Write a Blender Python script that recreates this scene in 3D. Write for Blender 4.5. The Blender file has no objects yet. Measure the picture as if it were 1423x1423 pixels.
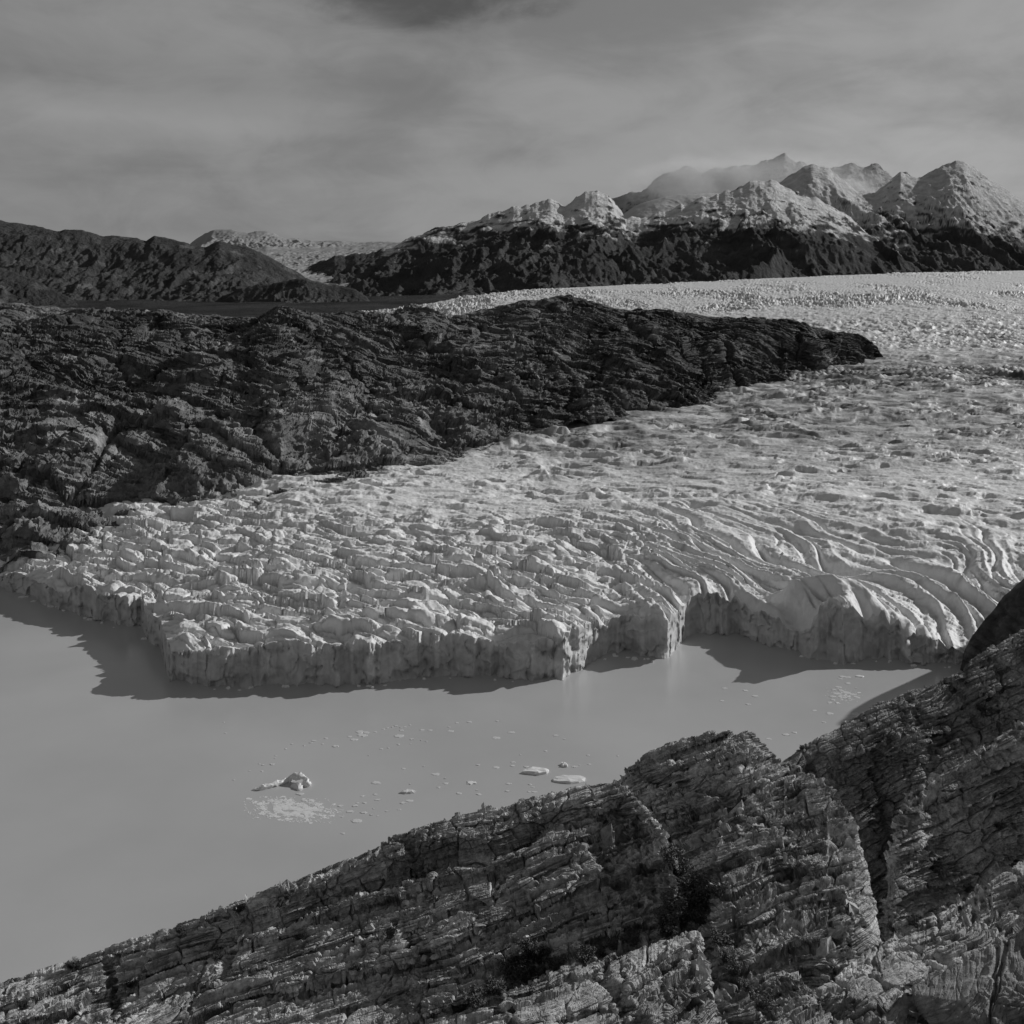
import bpy, math, random
import numpy as np
from math import radians

# ------------------------------------------------------------------ basics
F = 1500.0          # focal length in photo pixels (photo is 1423 px wide)
CU = 711.5
VH = 400.0          # horizon row
HC = 200.0          # camera height above the lake
W = 1423.0
random.seed(5)
rng = np.random.default_rng(11)
scene = bpy.context.scene
col = scene.collection

def P(knots, u):
    k = np.array(knots, float)
    return np.interp(u, k[:, 0], k[:, 1])

def PS(knots, u, n=3):
    """smoothed interpolation"""
    k = np.array(knots, float)
    r = np.zeros_like(u)
    for o in (-1, -.5, 0, .5, 1):
        r = r + np.interp(u + o * n, k[:, 0], k[:, 1])
    return r / 5

def sm(a, b, x):
    t = np.clip((x - a) / (b - a), 0, 1)
    return t * t * (3 - 2 * t)

# ------------------------------------------------------------------ noise
_perm = rng.permutation(4096).astype(np.int32)
_rnd = rng.random(4096).astype(np.float32)
_g = rng.normal(size=(4096, 3)).astype(np.float32)
_g /= np.linalg.norm(_g, axis=1, keepdims=True)
_a = rng.random(4096) * 2 * np.pi
_g2 = np.stack([np.cos(_a), np.sin(_a)], 1).astype(np.float32)

def h2(i, j, s=0):
    return _perm[(_perm[(i + s * 131) & 4095] + j) & 4095]

def h3(i, j, k, s=0):
    return _perm[(_perm[(_perm[(i + s * 131) & 4095] + j) & 4095] + k) & 4095]

def pn2(x, y, s=0):
    x = np.asarray(x, np.float32); y = np.asarray(y, np.float32)
    xi = np.floor(x).astype(np.int32); yi = np.floor(y).astype(np.int32)
    fx = x - xi; fy = y - yi
    ux = fx * fx * fx * (fx * (fx * 6 - 15) + 10)
    uy = fy * fy * fy * (fy * (fy * 6 - 15) + 10)
    def g(a, b):
        q = _g2[h2(xi + a, yi + b, s)]
        return q[..., 0] * (fx - a) + q[..., 1] * (fy - b)
    a = g(0, 0); b = g(1, 0); c = g(0, 1); d = g(1, 1)
    e = a + (b - a) * ux
    return (e + (c + (d - c) * ux - e) * uy) * 1.5

def pn3(x, y, z, s=0):
    x = np.asarray(x, np.float32); y = np.asarray(y, np.float32); z = np.asarray(z, np.float32)
    xi = np.floor(x).astype(np.int32); yi = np.floor(y).astype(np.int32); zi = np.floor(z).astype(np.int32)
    fx = x - xi; fy = y - yi; fz = z - zi
    ux = fx * fx * (3 - 2 * fx); uy = fy * fy * (3 - 2 * fy); uz = fz * fz * (3 - 2 * fz)
    def g(a, b, c):
        q = _g[h3(xi + a, yi + b, zi + c, s)]
        return q[..., 0] * (fx - a) + q[..., 1] * (fy - b) + q[..., 2] * (fz - c)
    r = []
    for c in (0, 1):
        a0 = g(0, 0, c); a1 = g(1, 0, c); b0 = g(0, 1, c); b1 = g(1, 1, c)
        e = a0 + (a1 - a0) * ux; f = b0 + (b1 - b0) * ux
        r.append(e + (f - e) * uy)
    return (r[0] + (r[1] - r[0]) * uz) * 1.6

def fbm2(x, y, o=4, s=0, gain=.5):
    r = 0; a = 1.0; f = 1.0
    for i in range(o):
        r = r + a * pn2(x * f + i * 17.3, y * f - i * 9.1, s + i); a *= gain; f *= 2.03
    return r

def fbm3(x, y, z, o=4, s=0, gain=.5):
    r = 0; a = 1.0; f = 1.0
    for i in range(o):
        r = r + a * pn3(x * f + i * 17.3, y * f - i * 9.1, z * f + i * 5.7, s + i); a *= gain; f *= 2.03
    return r

def rid2(x, y, o=4, s=0, gain=.5, p=1.0):
    r = 0; a = 1.0; f = 1.0; w = 1.0
    for i in range(o):
        n = 1 - np.abs(pn2(x * f + i * 17.3, y * f - i * 9.1, s + i)) * 1.4
        n = np.clip(n, 0, 1) ** (2 * p)
        r = r + a * n * w; w = np.clip(n * 1.3, 0, 1); a *= gain; f *= 2.03
    return r

def rid3(x, y, z, o=4, s=0, gain=.5, p=1.0):
    r = 0; a = 1.0; f = 1.0; w = 1.0
    for i in range(o):
        n = 1 - np.abs(pn3(x * f + i * 17.3, y * f - i * 9.1, z * f + i * 3.3, s + i)) * 1.4
        n = np.clip(n, 0, 1) ** (2 * p)
        r = r + a * n * w; w = np.clip(n * 1.3, 0, 1); a *= gain; f *= 2.03
    return r

def worley2(x, y, s=0):
    """F1, F2-F1, cell hash and offset from the cell's point"""
    x = np.asarray(x, np.float32); y = np.asarray(y, np.float32)
    xi = np.floor(x).astype(np.int32); yi = np.floor(y).astype(np.int32)
    f1 = np.full(x.shape, 9, np.float32); f2 = f1.copy()
    cid = np.zeros(x.shape, np.int32); ox = np.zeros_like(f1); oy = np.zeros_like(f1)
    for a in (-1, 0, 1):
        for b in (-1, 0, 1):
            h = h2(xi + a, yi + b, s)
            dx = x - (xi + a + .1 + .8 * _rnd[h]); dy = y - (yi + b + .1 + .8 * _rnd[_perm[h]])
            d = np.sqrt(dx * dx + dy * dy)
            m = d < f1
            f2 = np.where(m, f1, np.minimum(f2, d))
            f1 = np.where(m, d, f1); cid = np.where(m, h, cid)
            ox = np.where(m, dx, ox); oy = np.where(m, dy, oy)
    return f1, f2 - f1, cid, ox, oy

# ------------------------------------------------------------------ mesh helpers
def grid_mesh(name, X, Y, Z, mat, alb=None, smooth=True, kind='structure', label=None, cat=None):
    nr, nc = X.shape
    me = bpy.data.meshes.new(name)
    nv = nr * nc
    co = np.empty((nv, 3), np.float32)
    co[:, 0] = X.ravel(); co[:, 1] = Y.ravel(); co[:, 2] = Z.ravel()
    idx = np.arange(nv, dtype=np.int32).reshape(nr, nc)
    q = np.stack([idx[:-1, :-1], idx[:-1, 1:], idx[1:, 1:], idx[1:, :-1]], -1).reshape(-1, 4)
    nf = len(q)
    me.vertices.add(nv); me.vertices.foreach_set('co', co.ravel())
    me.loops.add(nf * 4); me.loops.foreach_set('vertex_index', q.ravel())
    me.polygons.add(nf)
    me.polygons.foreach_set('loop_start', np.arange(0, nf * 4, 4, dtype=np.int32))
    me.polygons.foreach_set('use_smooth', np.full(nf, smooth, bool))
    me.update(calc_edges=True)
    if alb is not None:
        at = me.attributes.new('alb', 'FLOAT', 'POINT')
        at.data.foreach_set('value', np.asarray(alb, np.float32).ravel())
    me.materials.append(mat)
    o = bpy.data.objects.new(name, me); col.objects.link(o)
    if kind: o['kind'] = kind
    if label: o['label'] = label
    if cat: o['category'] = cat
    return o

def normals(X, Y, Z):
    def d(A, ax): return np.gradient(A, axis=ax)
    a = np.stack([d(X, 1), d(Y, 1), d(Z, 1)], -1)
    b = np.stack([d(X, 0), d(Y, 0), d(Z, 0)], -1)
    n = np.cross(a, b)
    n /= np.linalg.norm(n, axis=-1, keepdims=True) + 1e-9
    return n

def blur(A, n):
    for _ in range(n):
        B = np.pad(A, 1, mode='edge')
        A = (B[:-2, 1:-1] + B[2:, 1:-1] + B[1:-1, :-2] + B[1:-1, 2:] + 2 * A) / 6
    return A

def blurc(A, n):
    k = np.ones(n) / n; c = np.cumsum(np.pad(A, ((0, 0), (n // 2 + 1, n // 2)), mode='edge'), 1)
    return (c[:, n:] - c[:, :-n]) / n

def resample(arrs, w, nout, nb=13):
    """redistribute the rows of a grid so that every step covers the same weight"""
    w = blurc(w, nb) + 1e-6
    c = np.vstack([np.zeros((1, w.shape[1])), np.cumsum(w, 0)]); c /= c[-1:]
    t = np.linspace(0, 1, nout); n = c.shape[0]
    idx = np.empty((nout, c.shape[1]))
    ar = np.arange(n, dtype=float)
    for k in range(c.shape[1]): idx[:, k] = np.interp(t, c[:, k], ar)
    i0 = np.clip(np.floor(idx).astype(int), 0, n - 2); f = idx - i0; cc = np.arange(c.shape[1])[None]
    return [A[i0, cc] * (1 - f) + A[i0 + 1, cc] * f for A in arrs]

# ------------------------------------------------------------------ materials
def new_mat(name):
    m = bpy.data.materials.new(name); m.use_nodes = True
    nt = m.node_tree; nt.nodes.clear()
    out = nt.nodes.new('ShaderNodeOutputMaterial')
    b = nt.nodes.new('ShaderNodeBsdfPrincipled')
    nt.links.new(b.outputs[0], out.inputs[0])
    return m, nt, b

def attr_mat(name, rough=.85, spec=.25, var=.35, vscale=1.0, bump=.3, bscale=4.0, bdist=.1, detail=6):
    m, nt, b = new_mat(name); N = nt.nodes; L = nt.links
    at = N.new('ShaderNodeAttribute'); at.attribute_name = 'alb'
    geo = N.new('ShaderNodeNewGeometry')
    n1 = N.new('ShaderNodeTexNoise'); n1.inputs['Scale'].default_value = vscale; n1.inputs['Detail'].default_value = detail
    n1.inputs['Roughness'].default_value = .65
    L.new(geo.outputs['Position'], n1.inputs['Vector'])
    mr = N.new('ShaderNodeMapRange'); mr.inputs[1].default_value = .3; mr.inputs[2].default_value = .7
    mr.inputs[3].default_value = 1 - var; mr.inputs[4].default_value = 1 + var
    L.new(n1.outputs[0], mr.inputs[0])
    mu = N.new('ShaderNodeMath'); mu.operation = 'MULTIPLY'; mu.use_clamp = True
    L.new(at.outputs['Fac'], mu.inputs[0]); L.new(mr.outputs[0], mu.inputs[1])
    cb = N.new('ShaderNodeCombineColor')
    for i in range(3): L.new(mu.outputs[0], cb.inputs[i])
    L.new(cb.outputs[0], b.inputs['Base Color'])
    b.inputs['Roughness'].default_value = rough
    b.inputs['Specular IOR Level'].default_value = spec
    n2 = N.new('ShaderNodeTexNoise'); n2.inputs['Scale'].default_value = bscale; n2.inputs['Detail'].default_value = 8
    n2.inputs['Roughness'].default_value = .7
    L.new(geo.outputs['Position'], n2.inputs['Vector'])
    bp = N.new('ShaderNodeBump'); bp.inputs['Strength'].default_value = bump; bp.inputs['Distance'].default_value = bdist
    L.new(n2.outputs[0], bp.inputs['Height']); L.new(bp.outputs[0], b.inputs['Normal'])
    return m

def grey(v): return (v, v, v, 1)

M_ICE = attr_mat('glacier_ice', rough=.55, spec=.3, var=.10, vscale=.12, bump=.5, bscale=.5, bdist=1.0)
M_FLOE = attr_mat('floating_ice', rough=.5, spec=.3, var=.08, vscale=1.0, bump=.3, bscale=2.0, bdist=.2)
M_ROCK = attr_mat('outcrop_rock', rough=.9, spec=.2, var=.55, vscale=1.6, bump=.8, bscale=3.0, bdist=.25)
M_MID = attr_mat('ridge_rock', rough=.85, spec=.25, var=.45, vscale=.12, bump=.8, bscale=.35, bdist=2.0)
M_FAR = attr_mat('mountain_rock', rough=.95, spec=.05, var=.3, vscale=.012, bump=.9, bscale=.02, bdist=45)
M_SNOW = attr_mat('far_snow', rough=.9, spec=.1, var=.08, vscale=.004, bump=.3, bscale=.02, bdist=15)

# ------------------------------------------------------------------ camera, sun, sky
cam = bpy.data.cameras.new('camera'); co = bpy.data.objects.new('camera', cam); col.objects.link(co)
co.location = (0, 0, HC); co.rotation_euler = (radians(90), 0, 0)
cam.sensor_width = 36; cam.lens = F / W * 36
cam.shift_y = -(W / 2 - VH) / W
cam.clip_end = 80000; cam.clip_start = .5
scene.camera = co

SUN_EL = radians(26.0)
SUN_AZ = math.atan2(0.87, 0.49)          # from +Y towards +X
sd = np.array([math.sin(SUN_AZ) * math.cos(SUN_EL), math.cos(SUN_AZ) * math.cos(SUN_EL), math.sin(SUN_EL)])
sl = bpy.data.lights.new('sun', 'SUN'); so = bpy.data.objects.new('sun', sl); col.objects.link(so)
sl.energy = 3.05; sl.angle = radians(.53); sl.color = (1, 1, 1)
from mathutils import Vector
so.rotation_euler = Vector(sd).to_track_quat('Z', 'Y').to_euler()
so.location = (400, 300, 900)

w = bpy.data.worlds.new('World'); scene.world = w; w.use_nodes = True
nt = w.node_tree; nt.nodes.clear(); N = nt.nodes; L = nt.links
out = N.new('ShaderNodeOutputWorld'); bg = N.new('ShaderNodeBackground'); bg.inputs[1].default_value = .1
L.new(bg.outputs[0], out.inputs[0])
sky = N.new('ShaderNodeTexSky'); sky.sky_type = 'NISHITA'; sky.sun_disc = False
sky.sun_elevation = SUN_EL; sky.sun_rotation = SUN_AZ; sky.air_density = 1; sky.dust_density = 1.5
bw = N.new('ShaderNodeRGBToBW'); L.new(sky.outputs[0], bw.inputs[0])
tc = N.new('ShaderNodeTexCoord')
def mth(op, a, b=None, clamp=False):
    n = N.new('ShaderNodeMath'); n.operation = op; n.use_clamp = clamp
    for i, q in enumerate((a, b)):
        if q is None: continue
        if isinstance(q, (int, float)): n.inputs[i].default_value = q
        else: L.new(q, n.inputs[i])
    return n.outputs[0]
def mrange(v, a, b, c, d):
    n = N.new('ShaderNodeMapRange'); n.interpolation_type = 'SMOOTHSTEP'
    L.new(v, n.inputs[0])
    for i, q in enumerate((a, b, c, d)): n.inputs[i + 1].default_value = q
    return n.outputs[0]
sep = N.new('ShaderNodeSeparateXYZ'); L.new(tc.outputs['Generated'], sep.inputs[0])
SX, SY, SZ = sep.outputs
def cloudnoise(sx, sz, detail, rough, off, dist=0.0):
    mp = N.new('ShaderNodeMapping'); mp.inputs['Scale'].default_value = (sx, sx, sz); mp.inputs['Location'].default_value = off
    L.new(tc.outputs['Generated'], mp.inputs[0])
    n = N.new('ShaderNodeTexNoise'); n.inputs['Scale'].default_value = 1; n.inputs['Detail'].default_value = detail
    n.inputs['Roughness'].default_value = rough; n.inputs['Distortion'].default_value = dist
    L.new(mp.outputs[0], n.inputs['Vector'])
    return n.outputs[0]
c1 = cloudnoise(2.2, 13, 5, .5, (3.1, 0.4, 1.7), .3)
c2 = cloudnoise(4.5, 8.5, 7, .55, (7.3, 2.2, .6), .6)
c3 = cloudnoise(9, 20, 7, .6, (1.3, 6.2, 3.6), .8)
c = mth('ADD', mth('ADD', mth('MULTIPLY', c1, .42), mth('MULTIPLY', c2, .33)), mth('MULTIPLY', c3, .25))
cl = mrange(c, .38, .62, .75, 1.21)
wob = mth('MULTIPLY', mth('SUBTRACT', cloudnoise(5, 9, 4, .5, (2, 9, 4), .3), .5), .06)
def band(el, wd, amt, x0, x1):
    e = mth('DIVIDE', mth('SUBTRACT', mth('ADD', SZ, wob), el), wd)
    g = mth('POWER', 2.718, mth('MULTIPLY', mth('MULTIPLY', e, e), -1))
    return mth('ADD', 1, mth('MULTIPLY', mth('MULTIPLY', g, amt), mrange(SX, x0, x1, 1, 0)))
cl = mth('MULTIPLY', cl, band(.150, .012, .10, -.28, .02))
cl = mth('MULTIPLY', cl, band(.190, .020, -.10, -.15, .05))
# broader light: brighter towards the sun side low down, darker overhead
cl = mth('MULTIPLY', cl, mrange(SX, -.5, .5, .93, 1.10))
ov = mrange(SZ, .22, .75, 1.0, .42)
cl = mth('MULTIPLY', cl, ov)
# one heavy dark cloud high over the lake head
DX, DZ = (588 - CU) / F, (VH - 2) / F
nn = math.sqrt(1 + DX * DX + DZ * DZ)
ex = mth('DIVIDE', mth('SUBTRACT', SX, DX / nn), .135)
ez = mth('DIVIDE', mth('SUBTRACT', SZ, DZ / nn + .022), .042)
rr = mth('ADD', mth('MULTIPLY', ex, ex), mth('MULTIPLY', ez, ez))
rr = mth('ADD', rr, mth('MULTIPLY', mth('SUBTRACT', cloudnoise(14, 30, 6, .6, (1, 5, 2), .4), .5), 2.2))
rr = mth('ADD', rr, mrange(SY, -.2, .2, 5, 0))
cl = mth('MULTIPLY', cl, mrange(rr, .1, 1.5, .36, 1.0))
gx_ = mth('DIVIDE', mth('SUBTRACT', SX, .37), .20); gz_ = mth('DIVIDE', mth('SUBTRACT', SZ, .125), .055)
gg = mth('ADD', mth('ADD', mth('MULTIPLY', gx_, gx_), mth('MULTIPLY', gz_, gz_)), mth('MULTIPLY', mth('SUBTRACT', cloudnoise(11, 20, 7, .6, (4, 1, 8), .8), .5), 4.5))
cl = mth('MULTIPLY', cl, mrange(gg, .0, 1.6, 1.13, 1.0))
cl = mth('MULTIPLY', cl, 2.27)
mix = N.new('ShaderNodeMix'); mix.data_type = 'FLOAT'; mix.inputs[0].default_value = .9
L.new(bw.outputs[0], mix.inputs[2]); L.new(cl, mix.inputs[3])
cbn = N.new('ShaderNodeCombineColor')
for i in range(3): L.new(mix.outputs[0], cbn.inputs[i])
L.new(cbn.outputs[0], bg.inputs[0])

scene.view_settings.view_transform = 'Standard'; scene.view_settings.look = 'None'
scene.view_settings.exposure = 0; scene.view_settings.gamma = 1
scene.cycles.use_denoising = True; scene.cycles.denoiser = 'OPENIMAGEDENOISE'; scene.cycles.denoising_prefilter = 'ACCURATE'; scene.cycles.denoising_input_passes = 'RGB_ALBEDO_NORMAL'
scene.cycles.max_bounces = 5; scene.cycles.diffuse_bounces = 3; scene.cycles.volume_bounces = 1

# ------------------------------------------------------------------ lake
def lake_mat():
    m, nt, b = new_mat('milky_water'); N = nt.nodes; L = nt.links
    geo = N.new('ShaderNodeNewGeometry')
    n = N.new('ShaderNodeTexNoise'); n.inputs['Scale'].default_value = .012; n.inputs['Detail'].default_value = 4
    L.new(geo.outputs['Position'], n.inputs['Vector'])
    r = N.new('ShaderNodeValToRGB'); r.color_ramp.elements[0].position = .3; r.color_ramp.elements[1].position = .7
    r.color_ramp.elements[0].color = grey(.435); r.color_ramp.elements[1].color = grey(.505)
    L.new(n.outputs[0], r.inputs[0]); L.new(r.outputs[0], b.inputs['Base Color'])
    b.inputs['Roughness'].default_value = .22; b.inputs['IOR'].default_value = 1.33
    mp = N.new('ShaderNodeMapping'); mp.inputs['Rotation'].default_value = (0, 0, .5); mp.inputs['Scale'].default_value = (.35, 1.0, 1)
    L.new(geo.outputs['Position'], mp.inputs[0])
    n2 = N.new('ShaderNodeTexNoise'); n2.inputs['Scale'].default_value = .9; n2.inputs['Detail'].default_value = 5
    L.new(mp.outputs[0], n2.inputs['Vector'])
    bp = N.new('ShaderNodeBump'); bp.inputs['Strength'].default_value = .12; bp.inputs['Distance'].default_value = .15
    L.new(n2.outputs[0], bp.inputs['Height']); L.new(bp.outputs[0], b.inputs['Normal'])
    return m
xs = np.array([-30000, -2000, -600, 0, 600, 2000, 30000.]); ys = np.array([-20000, -500, 0, 400, 800, 2000, 40000.])
LX, LY = np.meshgrid(xs, ys)
grid_mesh('lake', LX, LY, LX * 0, lake_mat(), label='pale milky glacial lake below the ice front', cat='lake')

# ------------------------------------------------------------------ glacier
def build_glacier():
    front = [(-300, 780), (-100, 795), (0, 815), (40, 828), (70, 845), (110, 853), (140, 862), (180, 873), (195, 868), (203, 885),
             (213, 900), (224, 906), (238, 952), (300, 955), (400, 951), (520, 950), (560, 945), (600, 938), (650, 940), (720, 942),
             (765, 945), (800, 935), (830, 915), (850, 905), (880, 905), (905, 912), (928, 918), (942, 900), (955, 885), (990, 878),
             (1030, 882), (1060, 892), (1090, 900), (1120, 912), (1150, 920), (1180, 922), (1215, 912), (1260, 918), (1330, 926),
             (1400, 930), (1500, 935), (1800, 950)]
    Hk = [(-300, 10), (0, 11), (40, 15), (140, 19), (190, 21), (237, 19), (400, 23), (520, 25), (650, 22), (765, 24), (830, 22), (850, 20),
          (905, 24), (930, 25), (960, 25), (1030, 21), (1060, 16), (1090, 14), (1130, 22), (1160, 30), (1185, 29), (1215, 20), (1260, 11), (1330, 8), (1500, 10), (1800, 12)]
    uu = np.arange(-260, 1800, .2); al_ = np.cumsum(np.r_[0, .2 + .5 * np.maximum(np.abs(np.diff(P(front, uu))) - .1, 0)])
    u = np.interp(np.arange(0, al_[-1], 1.15), al_, uu); du = (u - CU) / F
    vF = P(front, u) + fbm2(u / 22, u * 0, 4, 3) * 4
    yF = HC * F / (vF - VH)
    H = PS(Hk, u, 6)
    crest = [(-400, 480), (300, 470), (400, 445), (480, 436), (560, 428), (620, 418), (680, 408), (740, 402), (850, 397), (1000, 390), (1150, 383), (1300, 378), (1423, 376), (1800, 372)]
    vC = PS(crest, u, 15)
    yC = P([(-400, 2600), (480, 3200), (740, 3800), (1000, 4300), (1423, 4700), (1800, 4900)], u)
    zC = HC - (vC - VH) * yC / F
    # rows: face then surface
    nf = 34
    # rows lie at common distances, those in front of the ice edge are gathered on it
    tn = np.linspace(0, 1, 430)[:, None]; y0 = yF.min() + 3; y1 = 1000.0
    Yn_ = 1 / ((1 - tn) / y0 + tn / y1) + 0 * yF[None]
    tf = np.linspace(0, 1, 571)[1:, None]
    Yf_ = (1 / ((1 - tf) / y1 + tf / yC[None])) ** .6 * (y1 * (yC[None] / y1) ** tf) ** .4
    Y = np.vstack([Yn_, Yf_]); NR = len(Y)
    Y = np.maximum(Y, yF[None] + 3.0 + .002 * np.arange(NR)[:, None])
    U = np.broadcast_to(u[None], Y.shape)
    X = Y * du[None]
    fu = np.arange(-260, 1800, 6.0); fyy = np.interp(fu, u, yF); fxx = fyy * (fu - CU) / F
    d = np.full(Y.shape, 1e9, np.float32); nn_ = int((Y < 1300).sum(1).nonzero()[0].max()) + 1
    Xn = X[:nn_].astype(np.float32); Yn = Y[:nn_].astype(np.float32)
    for k in range(len(fu) - 1):
        ax, ay = fxx[k], fyy[k]; bx, by = fxx[k + 1] - ax, fyy[k + 1] - ay
        tt = np.clip(((Xn - ax) * bx + (Yn - ay) * by) / (bx * bx + by * by), 0, 1)
        d[:nn_] = np.minimum(d[:nn_], (Xn - ax - tt * bx) ** 2 + (Yn - ay - tt * by) ** 2)
    d = np.sqrt(d)
    zk = np.array([(400, 20), (560, 24), (700, 30), (830, 40), (1090, 47), (1400, 59), (1600, 67), (1816, 78), (2400, 106)], float)
    z0 = np.interp(Y, zk[:, 0], zk[:, 1])
    far = sm(2300, 1, (Y - 2300) / (yC[None] - 2300) * 0 + 0) if False else np.clip((Y - 2400) / (yC[None] - 2400), 0, 1)
    z0 = np.where(Y > 2400, 106 + (zC[None] - 106) * (far ** .85), z0)
    z0 *= P([(-300, .4), (0, .45), (100, .62), (200, .8), (400, 1)], u)[None] * (1 - sm(1000, 1500, Y)) + sm(1000, 1500, Y)
    # low tongues on the right run down to the water
    rl = sm(1000, 1060, U) * (1 - sm(90, 190, d))
    z0 = z0 - rl * 4
    Hs = PS(Hk, u, 30)[None]; Hd = H[None] + (Hs - H[None]) * sm(0, 25, d)
    z = Hd + (z0 - Hd) * sm(0, 75, d)
    # rounded lip
    z = z - (3.2 + 3.0 * fbm2(X / 25, Y / 25, 2, 15)) * np.exp(-(d / 7.0) ** 2)
    # the big whaleback ridge on the right, running down to the water
    ax, ay, bx, by = (1150 - CU) / F * 612, 612.0, (1338 - CU) / F * 566, 566.0
    q = np.clip(((X - ax) * (bx - ax) + (Y - ay) * (by - ay)) / ((bx - ax) ** 2 + (by - ay) ** 2), -.25, 1.05)
    dd = np.hypot(X - ax - q * (bx - ax), Y - ay - q * (by - ay)) + fbm2(X / 18, Y / 18, 3, 17) * 1.6
    whale = np.exp(-(dd / 9.0) ** 2) * np.clip(1.05 - q, 0, 1.2) ** .6
    z = z + whale * 12 + 9 * np.exp(-((X - (1160 - CU) / F * 572) / 9) ** 2 - ((Y - 573) / 10) ** 2)
    # ---- surface relief
    wx = fbm2(X / 60, Y / 60, 3, 21) * 9; wy = fbm2(X / 60, Y / 60, 3, 27) * 9
    Xw, Yw = X + wx, Y + wy
    near = 1 - sm(70, 230, d)
    right = sm(820, 960, U)
    # serac blocks at the front (left and middle)
    def blocks(sx, sy, s, ang):
        ca, sa = math.cos(ang), math.sin(ang)
        p = (Xw * ca + Yw * sa) / sx; q = (-Xw * sa + Yw * ca) / sy
        f1, g, cid, ox, oy = worley2(p, q, s)
        hh = _rnd[cid] - .5; tx = _rnd[_perm[cid]] - .5; ty = _rnd[_perm[(cid + 7) & 4095]] - .5
        return hh * .75 + (tx - .28) * ox * 1.9 + (ty - .28) * oy * 1.9 - .5 * np.exp(-(g / .09) ** 2) , hh
    b1, h1 = blocks(36, 11.5, 1, -.26)
    b2, h2_ = blocks(17, 6.5, 2, -.32)
    b3, _ = blocks(3.4, 2.4, 3, .1)
    def waves(lam, ang, seed, cov, rise=.12):
        ca, sa = math.cos(ang), math.sin(ang)
        p = X * ca + Y * sa; q = -X * sa + Y * ca
        ph = q / lam + fbm2(p / (lam * 4.0), q / (lam * 3.0), 2, seed) * .9 + fbm2(p / (lam * .8), q / (lam * .8), 2, seed + 2) * .10
        i = np.floor(ph); fr = ph - i
        h = np.where(fr < rise, fr / rise, (1 - fr) / (1 - rise))
        A = np.clip(pn2(p / (lam * 1.7) + i * 3.7, i * .37, seed + 4) * 1.3 + cov, 0, 1.0)
        return h * A
    serac = b1 * 5.2 + b2 * 2.5 + b3 * .3 + waves(20, -.26, 161, .6, .2) * 3.4 - 1.5 + fbm2(X / 7, Y / 7, 3, 31) * .6
    # long crevasse ridges running to the front on the right
    rw = fbm2(X / 90, Y / 90, 2, 33) * 16
    a = (X + rw + (Y - 600) * P([(900, .55), (1150, .35), (1330, -.05), (1500, -.2)], u)[None])
    lr = 1 - np.abs(pn2(a / 15, Y / 120, 41)) * 1.7
    lr2 = 1 - np.abs(pn2(a / 7, Y / 55, 43)) * 1.7
    sl1 = np.exp(-(pn2(a / 17, Y / 150, 45) / .13) ** 2); sl2 = np.exp(-(pn2(a / 9, Y / 80, 47) / .13) ** 2) * sm(-.2, .3, pn2(X / 40, Y / 60, 48))
    crev = (np.clip(lr, -.4, 1)) * 5.0 + np.clip(lr2, -.3, 1) * 1.8 - 1.5 - 9 * sl1 * (.4 + .6 * sm(-.3, .3, pn2(X / 50, Y / 80, 49))) - 4 * sl2 + b2 * .7 + b3 * .3
    # cups and dunes in the middle
    def scoops(sx, sy, ang, seed, rmin, rmax):
        ca, sa = math.cos(ang), math.sin(ang)
        f1, g, cid, ox, oy = worley2((Xw * ca + Yw * sa) / sx + fbm2(X / sx, Y / sx, 2, seed + 5) * .18, (-Xw * sa + Yw * ca) / sy + fbm2(X / sx, Y / sx, 2, seed + 8) * .18, seed)
        R = rmin + (rmax - rmin) * _rnd[_perm[cid]]
        return np.clip((R - f1) / .10, 0, 1) * np.clip(oy / R + .75, 0, 2) * .57 * R / rmax * (.5 + .5 * _rnd[cid])
    big = fbm2(X / 170, Y / 130, 3, 61)
    wv = waves(29, .10, 141, .12) * 6.0 + waves(16, .02, 145, .12) * 4.4 + waves(9, .12, 149, .08) * 2.4
    pits = scoops(34, 24, -.10, 51, .12, .58) * 6.5 + scoops(18, 14, -.2, 52, .08, .54) * 3.8 + scoops(9, 7, -.1, 53, .02, .5) * 1.8
    dune = rid2(Xw / 42, Yw / 24, 3, 57, .5, .8)
    pl = 1 - .8 * sm(720, 760, Y) * (1 - sm(950, 1050, Y)) * sm(-120, 20, X)
    mid = ((dune - .8) * 1.3 + fbm2(X / 9, Y / 9, 3, 59) * .35) * pl + big * 4 + wv * (.8 + .2 * pl) - pits * .75
    # far seracs and the smoother fold before them
    sc = 18 + (Y - 1500) / 300
    xf = X + fbm2(X / 200, Y / 260, 2, 74) * 40 + .35 * Y; f1, g, cid, ox, oy = worley2(xf / 17, Y / 30, 71)
    spk = rid2(xf / 15, Y / 44, 3, 77, .6, .8)
    farr = (spk - .7) * 9 + (_rnd[cid] - .5) * 8 - 6 * np.exp(-(g / .12) ** 2) + fbm2(X / 120, Y / 150, 3, 78) * 9
    farr = farr * (.30 + .75 * sm(-.25, .35, pn2(X / 260, Y / 420, 79)) ) * (1 - .55 * sm(3300, 4000, Y))
    fold = (rid2((X + .6 * Y) / 50, (Y - .3 * X) / 34, 4, 83, .5, .8) - .7) * 6 + (_rnd[cid] - .5) * 2
    kn = near; kf = sm(2500, 2900, Y + pn2(X / 300, Y / 300, 5) * 200); kfold = sm(1800, 2100, Y) * (1 - kf)
    km = np.clip(1 - kn - kf - kfold, 0, 1)
    calm = .55 + .45 * sm(-.25, .25, pn2(X / 120, Y / 120, 91)) 
    rel = kn * ((1 - right) * serac + right * crev * (1 - .8 * np.clip(whale * 1.4, 0, 1))) + km * mid * calm + kf * farr * .8 + kfold * fold
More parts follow.
